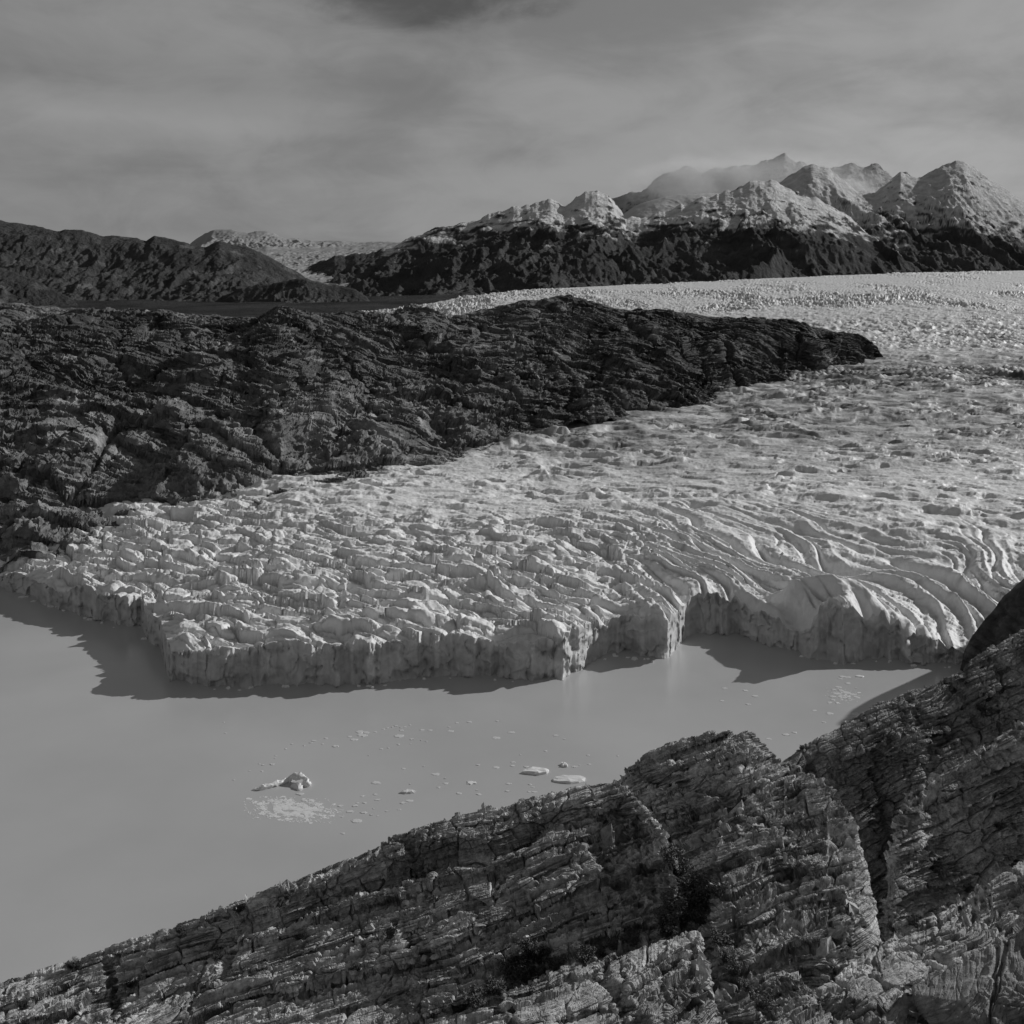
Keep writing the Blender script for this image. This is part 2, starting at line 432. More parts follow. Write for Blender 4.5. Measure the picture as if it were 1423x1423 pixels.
    lat = np.exp(-((Y - 1640) / 110) ** 2) * sm(900, 1150, U)      # streaky shear band off the rock's tip
    rel = rel + lat * (rid2((X * .25 + Y) / 20, (X - .25 * Y) / 240, 3, 95) - .7) * 7
    z = z + rel * np.clip(.35 + d / 14, 0, 1)
    # ---- face
    top_rel = z[0]; tt = np.linspace(0, 1, nf + 1)[:-1, None]
    ztop = np.maximum(z[0], 3)[None]
    fz = -1.5 + (ztop + 1.5) * tt
    fy = yF[None] + 3.0 * tt ** 1.6
    s_al = np.cumsum(np.r_[0, np.hypot(np.diff(yF * du), np.diff(yF))])[None]
    s_al = s_al + 0 * fz
    # flutes, blocks and calved hollows on the face
    fl = rid2(s_al / 30 + fbm2(s_al / 30, fz / 12, 2, 100) * .5, fz / 30, 4, 101, .5) - .8
    f1, g, cid, ox, oy = worley2(s_al / 13 + fbm2(s_al / 12, fz / 12, 2, 7) * .5, fz / 13 + fbm2(s_al / 14, fz / 12, 2, 9) * .4, 103)
    fl2 = (_rnd[cid] - .5) * 3.0 + (_rnd[_perm[cid]] - .5) * ox * 5 + (_rnd[_perm[(cid + 9) & 4095]] - .3) * oy * 4 - .7 * np.exp(-(g / .06) ** 2)
    f1, g, cid, ox, oy = worley2(s_al / 3, fz / 4.5, 105)
    fl3 = (_rnd[cid] - .5) * .5 + fbm2(s_al / 3, fz / 3, 3, 106) * .5
    hol = np.clip(fbm2(s_al / 34, fz / 30, 2, 107) - .02, 0, 1) * 11
    env = np.minimum(1, tt * 8 + .35) * np.minimum(1, (1 - tt) * 5)
    foot = 1.8 * np.exp(-(fz / 1.2) ** 2) * (.5 + pn2(s_al / 4, fz * 0, 109))
    fy = fy + 2.2 * np.exp(-((fz - 1.5) / 2.2) ** 2) * sm(-.2, .3, fbm2(s_al / 25, fz * 0, 2, 119))
    fy = fy + (-(fl * 3.4 + fl2 + fl3) + hol * .8) * env - foot
    fx = fy * du[None]
    X = np.vstack([fx, X]); Y = np.vstack([fy, Y]); Z = np.vstack([fz, z])
    # beyond the crest the ice turns down
    for k, (dy, dz) in enumerate(((60, 8), (160, 40), (400, 140), (900, 330))):
        yy = yC + dy
        X = np.vstack([X, (yy * du)[None]]); Y = np.vstack([Y, yy[None]]); Z = np.vstack([Z, (z[-1] - dz)[None]])
    # ---- albedo: clean white surface, dirtier upper tongue, denser old ice in the face
    al = np.full(X.shape, .79)
    n = fbm2(X / 140, Y / 140, 4, 111)
    dirt = sm(800, 1150, Y + n * 120) * (1 - sm(1750, 2000, Y + n * 80)) * P([(0, 0), (500, .4), (800, 1), (1800, 1)], (X / Y * F + CU))
    dirt = np.clip(dirt, 0, 1)
    al -= .0 * np.vstack([np.ones((nf, X.shape[1])), near, np.zeros((4, X.shape[1]))])
    al -= dirt * .48 * np.clip(.8 + fbm2(X / 35, Y / 35, 3, 112) * .8, .2, 1.3)
    al -= .18 * sm(1750, 2000, Y) - .06 * sm(2500, 2900, Y)
    al -= lat_pad(lat, X.shape, nf) * .18 * np.clip(.5 + rid2((X * .25 + Y) / 24, (X - .25 * Y) / 240, 2, 96), 0, 1)
    al *= 1 - .45 * np.clip(pn2(X / 6, Y / 9, 113) - .45, 0, 1) * 2      # grit in the hollows
    al[:nf] = .50 + .14 * fbm2(s_al / 14, fz / 9, 3, 117) + .10 * tt
    # melt pond among the upper folds
    pond = np.exp(-(((X / Y * F + CU) - 1365) / 52) ** 2 - ((Y - 2250) / 75) ** 2)
    al = np.where(pond > .45, .3, al)
    # finest relief
    n = normals(blur(X, 1), blur(Y, 1), blur(Z, 1))
    e_ = 1 - sm(900, 1500, Y)
    fd = (fbm3(X / 3.2, Y / 3.2, Z / 3.2, 3, 121, .5) * .32 - .25 * np.clip(rid3(X / 4.5, Y / 4.5, Z / 6, 2, 123) - 1.05, 0, 1)) * e_
    Z = Z + fd * np.where(np.arange(len(Z))[:, None] < nf, 0, 1); Y = Y - fd * np.where(np.arange(len(Z))[:, None] < nf, 1.0, 0)
    grid_mesh('glacier', X, Y, Z, M_ICE, np.clip(al, .05, .84), True,
              label='crevassed white glacier ending in an ice cliff at the lake', cat='glacier')

def lat_pad(lat, shape, nf):
    r = np.zeros(shape); r[nf:nf + lat.shape[0]] = lat
    return r
build_glacier()

# ------------------------------------------------------------------ layered rock
def strata(s, a, b, T, Lb, seed, groove=.25, saw=.8, jit=.5):
    """stack of beds of thickness T split by joints about Lb apart; every bed is a tilted tread ending in a riser"""
    s = s / T
    qa = a / (Lb * 1.7) + .35 * b / Lb; ja = np.floor(qa).astype(np.int32)
    s = s + jit * (_rnd[h2(ja, ja * 0 + 1, seed)] - .5)
    i = np.floor(s).astype(np.int32); fs = s - i
    ln = .6 + .9 * _rnd[h2(i, i * 0 + 3, seed)]
    q = a / (Lb * ln) + _rnd[h2(i, i * 0 + 5, seed)] * 9; j = np.floor(q).astype(np.int32); fq = q - j
    q2 = b / (Lb * 1.6) + _rnd[h2(i, i * 0 + 6, seed)] * 9; k = np.floor(q2).astype(np.int32)
    hsh = h3(i, j, k, seed)
    r = _rnd[hsh] - .5
    rl = _rnd[h2(i, i * 0 + 8, seed)] - .5
    e = np.minimum(fs, 1 - fs); ej = np.minimum(fq, 1 - fq) * Lb / T * ln
    tilt = (_rnd[_perm[hsh]] - .35) * (fq - .5) * .5
    return T * (saw * (.5 - fs) * (.5 + _rnd[_perm[(hsh + 11) & 4095]]) + r * .45 + rl * .45 - tilt - groove * np.exp(-(np.minimum(e, ej) / .08) ** 2))

def ridge(name, u0, u1, step, crest, ycrest, vbot, ybot, nfront, disp, albf, mat, back=((6, -8), (25, -50), (70, -140)),
          shape=1.0, label=None, cat='rock', smooth=True, crag=2.0, cragl=14, nback=24, kind='structure', vert=False, fine=None, nfine=None):
    uu = np.arange(u0, u1, .25); cvv = P(crest, uu) if not np.isscalar(crest) else uu * 0
    al_ = np.cumsum(np.r_[0, .25 + .6 * np.maximum(np.abs(np.diff(cvv)) - .2, 0)])
    u = np.interp(np.arange(0, al_[-1], step), al_, uu); du = (u - CU) / F
    f = lambda k: (P(k, u) if not np.isscalar(k) else np.full_like(u, k))
    vc = f(crest)
    dv = fbm2(u / cragl, u * 0 + .3, 4, 7 + int(abs(u0)) % 50) * crag
    yc = f(ycrest); vb = f(vbot); yb = f(ybot)
    if vert:
        kk = np.exp(-(np.arange(-90, 91) / 45.0) ** 2); kk /= kk.sum()
        vs_ = np.convolve(np.pad(vc, 90, mode='edge'), kk, 'valid')
    else: vs_ = vc
    zx = -(vc - vs_) * yc / F
    zc = HC - (vs_ - VH) * yc / F; zb = HC - (vb - VH) * yb / F
    t = np.linspace(0, 1, nfront)[:, None]
    Y = yb[None] + (yc - yb)[None] * t
    sh = 1 - (1 - t) ** shape if shape >= 1 else t ** (1 / shape)
    Z = zb[None] + (zc - zb)[None] * sh
    Z = Z - (dv * yc / F)[None] * t ** (12 if vert else 8) + zx[None] * t ** 5
    # rear side
    bd = np.array([(0, 0)] + list(back), float)
    tb = np.linspace(0, 1, nback + 1)[1:] ** 1.7 * bd[-1, 0]
    Yb = yc[None] + tb[:, None]; Zb = (zc + zx - dv * yc / F)[None] + np.interp(tb, bd[:, 0], bd[:, 1])[:, None]
    Y = np.vstack([Y, Yb]); Z = np.vstack([Z, Zb]); X = Y * du[None]
    TT = np.vstack([np.broadcast_to(t, (nfront, len(u))), 1 + np.broadcast_to((tb / bd[-1, 0])[:, None], Yb.shape)])
    U = np.broadcast_to(u[None], X.shape)
    n = normals(blur(X, 2), blur(Y, 2), blur(Z, 2))
    if vert: n = n * 0 + np.array([0, 0, 1.0])
    d = disp(X, Y, Z, U, TT)
    if not vert:
        sl_ = np.abs(np.gradient(vc, u)); d = d * (1 - .55 * sm(1.8, 6, sl_))[None]
    env = None
    if isinstance(d, tuple): d, env = d
    X2 = X + n[..., 0] * d; Y2 = Y + n[..., 1] * d; Z2 = Z + n[..., 2] * d
    if fine is not None:
        m = nfront
        w = np.sqrt(np.diff(X2[:m], axis=0) ** 2 + np.diff(Y2[:m], axis=0) ** 2 + np.diff(Z2[:m], axis=0) ** 2)
        q = resample([X2[:m], Y2[:m], Z2[:m], TT[:m]], w, nfine or m)
        X2, Y2, Z2, TT = [np.vstack([a_, b_[m:]]) for a_, b_ in zip(q, (X2, Y2, Z2, TT))]
        U = np.broadcast_to(u[None], X2.shape)
        n = normals(blur(X2, 2), blur(Y2, 2), blur(Z2, 2))
        d = fine(X2, Y2, Z2, U, TT) * (1 - .4 * sm(1.8, 6, sl_))[None]
        X2 = X2 + n[..., 0] * d; Y2 = Y2 + n[..., 1] * d; Z2 = Z2 + n[..., 2] * d
    al = albf(X2, Y2, Z2, U, TT, d)
    o = grid_mesh(name, X2, Y2, Z2, mat, np.clip(al, .01, .9), smooth and (vert or fine is None), kind, label, cat)
    return o, (X2, Y2, Z2)

# ---- the long dark rock ridge in the middle distance
def build_mid():
    def disp(X, Y, Z, U, T):
        w = fbm3(X / 160, Y / 160, Z / 100, 2, 131) * 22
        s = (Z + .16 * X + .26 * Y) * .94 + w
        a = X - .2 * Y; b = Y
        low = 1 - sm(.25, .6, T)
        big = fbm3(X / 150, Y / 190, Z / 110, 4, 133) * 17
        gul = rid3((X - .45 * Y) / 100, (Y + .3 * X) / 300, Z / 200, 3, 137, .5)
        f1, g1, cid, ox, oy = worley2((X - .3 * Y) / 75 + fbm2(X / 60, Y / 90, 2, 134) * .3, (Y + .3 * X) / 120, 135)
        butt = (_rnd[cid] - .5) * 13 - 9 * np.exp(-(g1 / .07) ** 2)
        wj = fbm3(X / 40, Y / 60, Z / 40, 3, 144) * 8
        st = strata(s + wj * .4, a + wj * 2, b + wj, 19, 70, 3, saw=.5) * .55
        ver = (rid3((X + .3 * Y) / 34, Y / 140, Z / 160, 3, 141, .5) - .7) * 4 * low
        d = big + (gul - .8) * -8 + butt + st * (.7 + .5 * low) + ver
        return d * np.clip((1.05 - T) * 4, .16, 1) * np.where(T > 1, .5, 1)
    def fine(X, Y, Z, U, T):
        w = fbm3(X / 160, Y / 160, Z / 100, 2, 131) * 22
        s = (Z + .16 * X + .26 * Y) * .94 + w
        a = X - .2 * Y; b = Y
        wj = fbm3(X / 30, Y / 40, Z / 30, 3, 144) * 7
        rough = .35 + .9 * sm(-.3, .4, fbm3(X / 70, Y / 90, Z / 60, 3, 138))
        rub = sm(-.2, .4, fbm3(X / 60, Y / 80, Z / 50, 4, 146, .6))
        st = strata(s + wj * .4, a + wj, b + wj, 6.5, 19, 4, saw=.55, jit=.9) * .75 * rough + strata(s + wj * .3, a + wj, b + wj, 2.6, 8, 5, saw=.6, jit=.9) * 1.1 * rough
        rub = rub * (1 - .6 * sm(-80, 200, X))
        f = fbm3(X / 24, Y / 34, Z / 11, 5, 139, .6) * (1.0 + 1.6 * rub) + (rid3(X / 9, Y / 13, Z / 6, 3, 140, .6) - .8) * 1.9 * (.25 + rub)
        return (st + f) * np.clip((1.05 - T) * 6, .3, 1) * np.where(T > 1, .5, 1)
    def alb(X, Y, Z, U, T, d):
        n = fbm3(X / 45, Y / 45, Z / 30, 4, 145)
        a = .115 + .045 * n
        a += .07 * sm(.2, .6, fbm3(X / 14, Y / 20, Z / 8, 4, 147, .6))
        a += .08 * (1 - sm(.15, .5, T)) * (.5 + sm(-.2, .3, fbm3(X / 40, Y / 40, Z / 40, 3, 159))) * (1 - sm(500, 750, U))  # sunlight on the low left cliffs, painted in as paler rock
        veg = sm(0, .35, fbm3(X / 70, Y / 70, Z / 60, 3, 149)) * sm(.3, .6, T)
        a = a * (1 - .45 * veg) * (1 - .35 * sm(-50, 250, X))  # vegetation patches; shade over the right part is put into the colour
        # pale seams
        v = np.abs(pn3((X + Y * .8) / 70, (Y - X * .3) / 160, Z / 120, 151))
        a += .22 * np.exp(-(v / .02) ** 2) * sm(0, .3, pn3(X / 90, Y / 90, Z / 90, 153))
        v = np.abs(pn3((X - Y * .5) / 40, (Y + X * .3) / 120, Z / 80, 155))
        a += .18 * np.exp(-(v / .024) ** 2) * sm(.1, .35, pn3(X / 70, Y / 90, Z / 60, 157))
        # pale scree path
        path = np.abs(X - np.interp(U, [0, 1], [0, 1]) * 0 - 0)
        return a
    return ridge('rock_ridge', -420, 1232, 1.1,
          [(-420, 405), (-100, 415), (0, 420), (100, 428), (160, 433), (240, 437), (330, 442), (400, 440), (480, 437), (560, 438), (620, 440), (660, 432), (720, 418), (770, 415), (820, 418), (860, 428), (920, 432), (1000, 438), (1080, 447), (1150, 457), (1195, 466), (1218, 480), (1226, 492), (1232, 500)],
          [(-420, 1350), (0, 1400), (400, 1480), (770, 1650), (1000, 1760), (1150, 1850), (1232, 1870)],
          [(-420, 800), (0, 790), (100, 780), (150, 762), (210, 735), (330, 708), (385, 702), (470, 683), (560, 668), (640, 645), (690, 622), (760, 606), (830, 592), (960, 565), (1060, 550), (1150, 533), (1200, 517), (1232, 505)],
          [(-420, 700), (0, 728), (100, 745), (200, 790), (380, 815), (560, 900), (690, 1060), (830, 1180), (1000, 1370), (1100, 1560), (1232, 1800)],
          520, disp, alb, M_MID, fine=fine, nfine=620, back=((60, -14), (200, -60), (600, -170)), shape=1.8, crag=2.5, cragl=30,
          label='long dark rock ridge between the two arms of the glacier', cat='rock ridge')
build_mid()

# ---- far hills and mountains
def mtn(name, u0, u1, crest, yc, vb, yb, amp, lam, albf, label, cat='mountain', mat=None, nfront=200, step=1.3, shape=.8, crag=1.5, cragl=14, sd=0, back=((300, -120), (900, -500), (2500, -1500)), sharp=.8):
    def disp(X, Y, Z, U, T):
        wq = fbm2(X / lam, Y / lam, 2, sd + 3) * lam * .35
        r = 1 - rid2((X + wq - .3 * Y) / lam, (Y + wq) / (lam * 2.6), 5, 201 + sd, .45, sharp) / 1.7
        f = rid2((X + wq * .5) / (lam * .2), Y / (lam * .5), 4, 207 + sd, .55) / 1.7
        f2 = fbm2(X / (lam * .06), Y / (lam * .12), 4, 209 + sd, .6)
        return -(np.clip(r, 0, 1) * amp + (1 - f) * amp * .22 + (f2 * .5 + .5) * amp * .2) * np.clip(T * 3, 0, 1) * np.clip((1.0 - T) * 3.5, .16, 1)
    return ridge(name, u0, u1, step, crest, yc, vb, yb, nfront, disp, albf, mat or M_FAR, back=back, shape=shape, label=label, cat=cat, crag=crag, cragl=cragl, vert=True)

def dark(base, var=.3, l=300):
    def f(X, Y, Z, U, T, d):
        n = fbm3(X / l, Y / l, Z / (l * .6), 4, 221)
        return base * (1 + var * n) + base * .9 * sm(.35, .7, fbm3(X / (l * .4), Y / (l * .4), Z / (l * .2), 4, 223))
    return f

def snowy(base, line, span, cover=.5, l=250, sd=0, snow=.46):
    def f(X, Y, Z, U, T, d):
        n = fbm3(X / l, Y / l, Z / (l * .5), 5, 231 + sd, .6)
        n2 = fbm3((X + .4 * Z) / (l * .5), Y / (l * .8), Z / (l * .16), 4, 237 + sd, .65)
        ln = line(U) if callable(line) else line
        h = (Z - ln) / span + n * .6 + n2 * .35
        nn = normals(X, Y, Z)
        m = sm(-.1, .35, h) * sm(cover - .07, cover + .07, nn[..., 2] + n * .16 + n2 * .30 + np.clip(h, 0, 2) * .10)
        rk = base * (1 + .4 * n)
        return rk + (snow - rk) * m
    return f

# left range
mtn('far_hill', -400, 480, [(-400, 296), (0, 304), (40, 309), (80, 318), (90, 316), (115, 318), (145, 328), (155, 326), (190, 328), (203, 333), (215, 325), (245, 331), (270, 338), (285, 340), (295, 334), (305, 330), (320, 335), (340, 338), (360, 346), (385, 360), (400, 368), (420, 380), (440, 398), (470, 425), (480, 440)],
    5600, 445, 4200, 110, 700, dark(.08), 'dark rounded hills on the far left beyond the valley', 'hill', sd=1, shape=1.25, crag=1.0)
mtn('far_spur', -400, 122, [(-400, 345), (-100, 360), (0, 370), (40, 382), (70, 398), (85, 405), (95, 408), (108, 420), (122, 440)],
    3900, 450, 3400, 60, 260, lambda X, Y, Z, U, T, d: dark(.07)(X, Y, Z, U, T, d) + .10 * sm(.0, .5, fbm3(X / 60, Y / 90, Z / 120, 3, 225)) * sm(60, 100, U), 'low spur with pale cliffs at the far left edge of the valley', 'hill', sd=2, shape=1.3)
mtn('far_knoll', 255, 545, [(255, 442), (290, 425), (310, 408), (330, 400), (385, 390), (420, 385), (455, 391), (490, 399), (510, 412), (530, 430), (545, 442)],
    4600, 440, 4050, 60, 300, dark(.08, l=150), 'low dark knoll in the middle of the valley floor', 'hill', sd=3, shape=1.3)
# main massif with fresh snow above a dark foot
massif = [(390, 440), (405, 400), (420, 376), (440, 363), (465, 350), (480, 353), (495, 348), (520, 347), (545, 343), (565, 328), (590, 317), (610, 313), (640, 305), (700, 287), (720, 281), (765, 273), (785, 281), (800, 270), (812, 262), (830, 259), (845, 264), (862, 285), (870, 298), (905, 296), (935, 286), (960, 276), (1000, 266), (1030, 256), (1060, 248), (1075, 250), (1090, 258), (1110, 268), (1150, 280), (1170, 290), (1190, 305), (1220, 325), (1250, 345), (1280, 362), (1310, 375), (1350, 400)]
mtn('snow_mountain', 390, 1350, massif, 8600, 415, 5400, 190, 1000,
    snowy(.08, lambda U: HC + (VH - P([(390, 300), (545, 340), (600, 328), (700, 312), (800, 318), (1000, 318), (1150, 312), (1250, 345), (1350, 360)], U)) * 7600 / F, 240, .66, snow=.70), 'dark footed mountain with a dusting of fresh snow along its crest', sd=4, shape=.9, crag=4.5, cragl=26, nfront=260)
mtn('peaked_mountain', 1040, 1800, [(1040, 330), (1060, 262), (1090, 243), (1115, 228), (1130, 222), (1150, 228), (1170, 242), (1190, 258), (1215, 262), (1235, 246), (1252, 234), (1275, 240), (1300, 229), (1315, 221), (1328, 218), (1345, 223), (1365, 240), (1390, 255), (1410, 266), (1423, 272), (1600, 300), (1800, 310)],
    10600, 405, 6600, 270, 1300, snowy(.08, HC + (VH - 322) * 9000 / F, 330, .56, sd=9, snow=.62), 'pyramid shaped snowy peak on the far right', sd=5, shape=.85, crag=2.4, cragl=20, nfront=260)
mtn('hidden_peak_ridge', 820, 1330, [(820, 310), (850, 276), (900, 256), (930, 231), (955, 226), (975, 231), (1000, 227), (1030, 225), (1060, 222), (1075, 216), (1090, 210), (1105, 217), (1125, 225), (1150, 228), (1180, 221), (1200, 229), (1220, 225), (1240, 241), (1260, 234), (1280, 246), (1330, 300)],
    13500, 330, 11300, 300, 1100, snowy(.12, 900, 500, .60, sd=14, snow=.42), 'jagged ridge half lost in cloud behind the snowy mountain', sd=6, shape=.9, crag=4.0, cragl=20)
mtn('snow_plateau', 835, 1130, [(835, 330), (855, 312), (868, 296), (882, 286), (900, 279), (925, 273), (960, 269), (1010, 268), (1040, 262), (1062, 262), (1090, 285), (1130, 330)],
    10200, 330, 9000, 25, 900, lambda X, Y, Z, U, T, d: .5 + .05 * fbm3(X / 200, Y / 300, Z / 90, 3, 239), 'smooth snowfield behind the rocky crest', 'snowfield', mat=M_SNOW, sd=7, shape=1.4, crag=.4)
# far ice field through the gap
mtn('snow_dome', 230, 620, [(230, 362), (250, 348), (262, 339), (272, 331), (284, 324), (296, 319), (310, 317), (322, 317), (334, 320), (345, 322), (356, 319), (370, 319), (380, 322), (388, 327), (398, 332), (415, 331), (440, 334), (470, 333), (500, 336), (540, 335), (580, 338), (620, 338)],
    13000, 372, 10800, 110, 600, snowy(.12, 300, 300, .62, sd=19, snow=.32), 'pale snow domes seen far off through the gap', 'mountain', mat=M_SNOW, sd=8, shape=1.5, crag=.4)
def icefall(X, Y, Z, U, T, d): return .34 + .06 * fbm2(X / 80, Y / 120, 3, 241)
mtn('far_icefall', 330, 640, [(330, 350), (370, 341), (400, 344), (480, 342), (540, 338), (590, 332), (640, 330)],
    9800, 400, 7400, 30, 110, icefall, 'distant icefall spilling through the gap in the hills', 'glacier', mat=M_SNOW, sd=9, shape=1.0, crag=.8, sharp=.6)
# valley floor
gx = np.linspace(-2600, 900, 120); gy = np.linspace(2450, 5600, 120)
GX, GY = np.meshgrid(gx, gy)
GX = -2600 + (GX + 2600) / 3500 * (2600 - 640 + (GY - 2450) * .42)
GZ = 115 + (GY - 2450) * .014 + fbm2(GX / 260, GY / 420, 5, 251) * 5
grid_mesh('valley_floor', GX, GY, GZ, M_FAR, .05 + .022 * fbm2(GX / 200, GY / 500, 4, 253), True, label='flat grey valley floor behind the rock ridge', cat='valley')

# ------------------------------------------------------------------ foreground outcrops
def rockdisp(dip, amp=1.0, seed=0, tilt=-.35, crestkeep=.35, extra=None):
    nrm = math.sqrt(1 + dip * dip + tilt * tilt)
    def common(X, Y, Z):
        w = fbm3(X / 18, Y / 18, Z / 14, 2, 301 + seed) * 1.2
        s = (Z - dip * X - tilt * Y) / nrm + w
        wj = fbm3(X / 3, Y / 3, Z / 3, 2, 310 + seed) * .5
        return w, s, X + .3 * Z + w, Y - .3 * X, wj
    def coarse(X, Y, Z, U, T):
        w, s, a, b, wj = common(X, Y, Z)
        st = strata(s, a + wj * 2, b, 2.6, 10, 11 + seed, saw=.6) * .55
        big = fbm3(X / 24, Y / 24, Z / 14, 3, 303 + seed) * 1.5
        gul = -np.clip(rid3((X + .5 * Y) / 16, Y / 40, Z / 30, 2, 307 + seed) - 1.05, 0, 1) * 4.5
        d = (big + st + gul) * amp
        if extra is not None: d = d + extra(X, Y, Z, U, T)
        return d * np.clip((1 - T) * 9, crestkeep, 1) * np.where(T > 1, .6, 1)
    def fine(X, Y, Z, U, T):
        w, s, a, b, wj = common(X, Y, Z)
        rough = .2 + 1.1 * sm(-.3, .4, fbm3(X / 8, Y / 8, Z / 6, 3, 308 + seed))
        rub = sm(-.1, .45, fbm3(X / 7, Y / 7, Z / 6, 4, 309 + seed, .6))
        st = strata(s + wj * .10, a + wj, b, .80, 5.5, 12 + seed, jit=.3) * 1.0 * rough + strata(s + wj * .06, a + wj, b, .29, 2.2, 13 + seed, jit=.25) * 1.15 * rough + strata(s, a, b, .12, 1.1, 14 + seed, jit=.2) * .9
        f = fbm3(X / 1.5, Y / 1.5, Z / 1.1, 4, 305 + seed, .6) * (.05 + .24 * rub) + (rid3(X / .8, Y / .8, Z / .55, 3, 306 + seed, .6) - .8) * .18 * rub
        f1, g1, cid, ox, oy = worley2(a / 4.2 + wj * .5, (s * 1.0 + .3 * b) / 2.6 + wj * .3, 341 + seed)
        crk = -.75 * np.exp(-(g1 / .055) ** 2) + (_rnd[cid] - .5) * .55
        f1, g1, cid, ox, oy = worley2(a / 1.6 + wj * .8, (s * 1.0 + .3 * b) / .9 + wj * .5, 343 + seed)
        crk = crk + (-.28 * np.exp(-(g1 / .07) ** 2) + (_rnd[cid] - .5) * .22) * (.3 + rub)
        return (st + f + crk) * amp * np.where(T > 1, .6, 1) * np.clip((1 - T) * 9, .6, 1)
    return coarse, fine

def rim(X, Y, Z, U, T):
    # cap bed with a long undercut below it
    tc_ = .80 + .05 * pn2(U / 90, U * 0, 331) + .05 * sm(600, 900, U)
    g = np.exp(-((T - tc_) / .035) ** 2) * sm(180, 330, U) * (1 - sm(760, 840, U)) * (.5 + .7 * sm(-.3, .3, pn2(U / 60, U * 0 + 4, 333)))
    return -2.0 * g + 1.0 * sm(tc_ + .03, tc_ + .07, T) * (1 - sm(.97, 1.0, T)) * sm(180, 330, U)

def rockalb(seed=0, base=.27, veg=.5):
    def f(X, Y, Z, U, T, d):
        n = fbm3(X / 5, Y / 5, Z / 4, 5, 311 + seed, .6)
        a = base * (1 + .35 * n)
        v = sm(.1, .45, fbm3(X / 7, Y / 7, Z / 6, 5, 313 + seed, .6) + .25 * veg - .2)
        a = a * (1 - .7 * v * veg)
        return a
    return f

OUT = {}
def outcrop(key, *args, **kw):
    args = list(args); k = [i for i, a_ in enumerate(args) if isinstance(a_, tuple)][0]
    args[k], fn = args[k]; nf = args[k - 1]
    o, g = ridge('rock_outcrop', *args, fine=fn, nfine=int(nf * 1.25), **kw); OUT[key] = g; return o

BK = ((4, -6), (14, -26), (60, -150), (75, -190))
# headland far right, steep smooth wall falling into the lake
def hdisp(X, Y, Z, U, T):
    d = fbm3(X / 45, Y / 45, Z / 40, 4, 321) * 5 + fbm3(X / 9, Y / 9, Z / 9, 5, 323, .6) * 1.8 + strata(Z + X * .9 + fbm3(X / 20, Y / 20, Z / 20, 2, 324) * 3, Y, X, 6, 30, 17) * .22
    return d * np.clip((1 - T) * 5, .1, 1)
ridge('rock_headland', 1326, 1900, 1.3, [(1326, 945), (1335, 928), (1340, 905), (1350, 885), (1370, 858), (1395, 828), (1423, 803), (1450, 765), (1480, 705), (1550, 640), (1700, 590), (1900, 560)],
      [(1326, 566), (1423, 585), (1550, 600), (1900, 640)], [(1326, 960), (1350, 975), (1423, 990), (1900, 1010)], [(1326, 552), (1423, 500), (1550, 480), (1900, 470)],
      160, hdisp, lambda X, Y, Z, U, T, d: .10 + .05 * fbm3(X / 12, Y / 12, Z / 8, 5, 325, .65), M_MID, back=((10, -6), (40, -40), (120, -160)), shape=1.3, crag=1.5,
      label='steep dark headland wall dropping into the lake at the right edge', cat='headland')
# right hand ridge
outcrop('R3', 1000, 1640, .75, [(1000, 1150), (1060, 1080), (1088, 1057), (1110, 1042), (1150, 1018), (1200, 990), (1235, 972), (1280, 955), (1310, 945), (1335, 933), (1365, 908), (1400, 886), (1423, 872), (1640, 760)],
        [(1000, 170), (1200, 185), (1423, 205), (1640, 220)], [(1000, 1420), (1220, 1340), (1423, 1180), (1640, 1000)], [(1000, 152), (1150, 162), (1220, 168), (1423, 178), (1640, 190)],
        420, rockdisp(.45, 1.1, 20, -.6), rockalb(20, .34, .65), M_ROCK, back=BK, label='upper right rock slope falling towards the lake, dark and layered', crag=2.5, shape=1.6)
outcrop('R3b', 1222, 1640, .75, [(1222, 1400), (1232, 1260), (1240, 1170), (1256, 1118), (1300, 1080), (1360, 1040), (1423, 1000), (1640, 880)],
        [(1205, 130), (1300, 140), (1423, 150), (1640, 165)], [(1205, 1440), (1300, 1430), (1423, 1330), (1640, 1200)], [(1205, 128), (1300, 136), (1423, 143), (1640, 154)],
        420, rockdisp(.42, 1.1, 40, -.6), rockalb(40, .41, .4), M_ROCK, back=((3, -5), (10, -16), (40, -40)), label='pale ledge of rock above the deep shaded cleft on the right', crag=3, shape=2.8)
# middle block
outcrop('R2', 835, 1236, .6, [(835, 1110), (855, 1084), (872, 1066), (900, 1044), (930, 1030), (960, 1021), (1000, 1017), (1035, 1016), (1050, 1026), (1066, 1042), (1090, 1059), (1120, 1072), (1150, 1092), (1175, 1122), (1190, 1150), (1204, 1200), (1213, 1240), (1222, 1290), (1229, 1340), (1236, 1480)],
        [(835, 146), (960, 146), (1090, 138), (1190, 124), (1236, 116)], [(835, 1400), (930, 1380), (1000, 1440), (1236, 1500)], [(835, 118), (930, 112), (1000, 96), (1236, 92)],
        560, rockdisp(.38, 1.1, 60, -.6), rockalb(60, .47, .45), M_ROCK, back=BK, label='rounded block of layered rock in the middle with a dark cleft on each side', crag=2.5, shape=1.15)
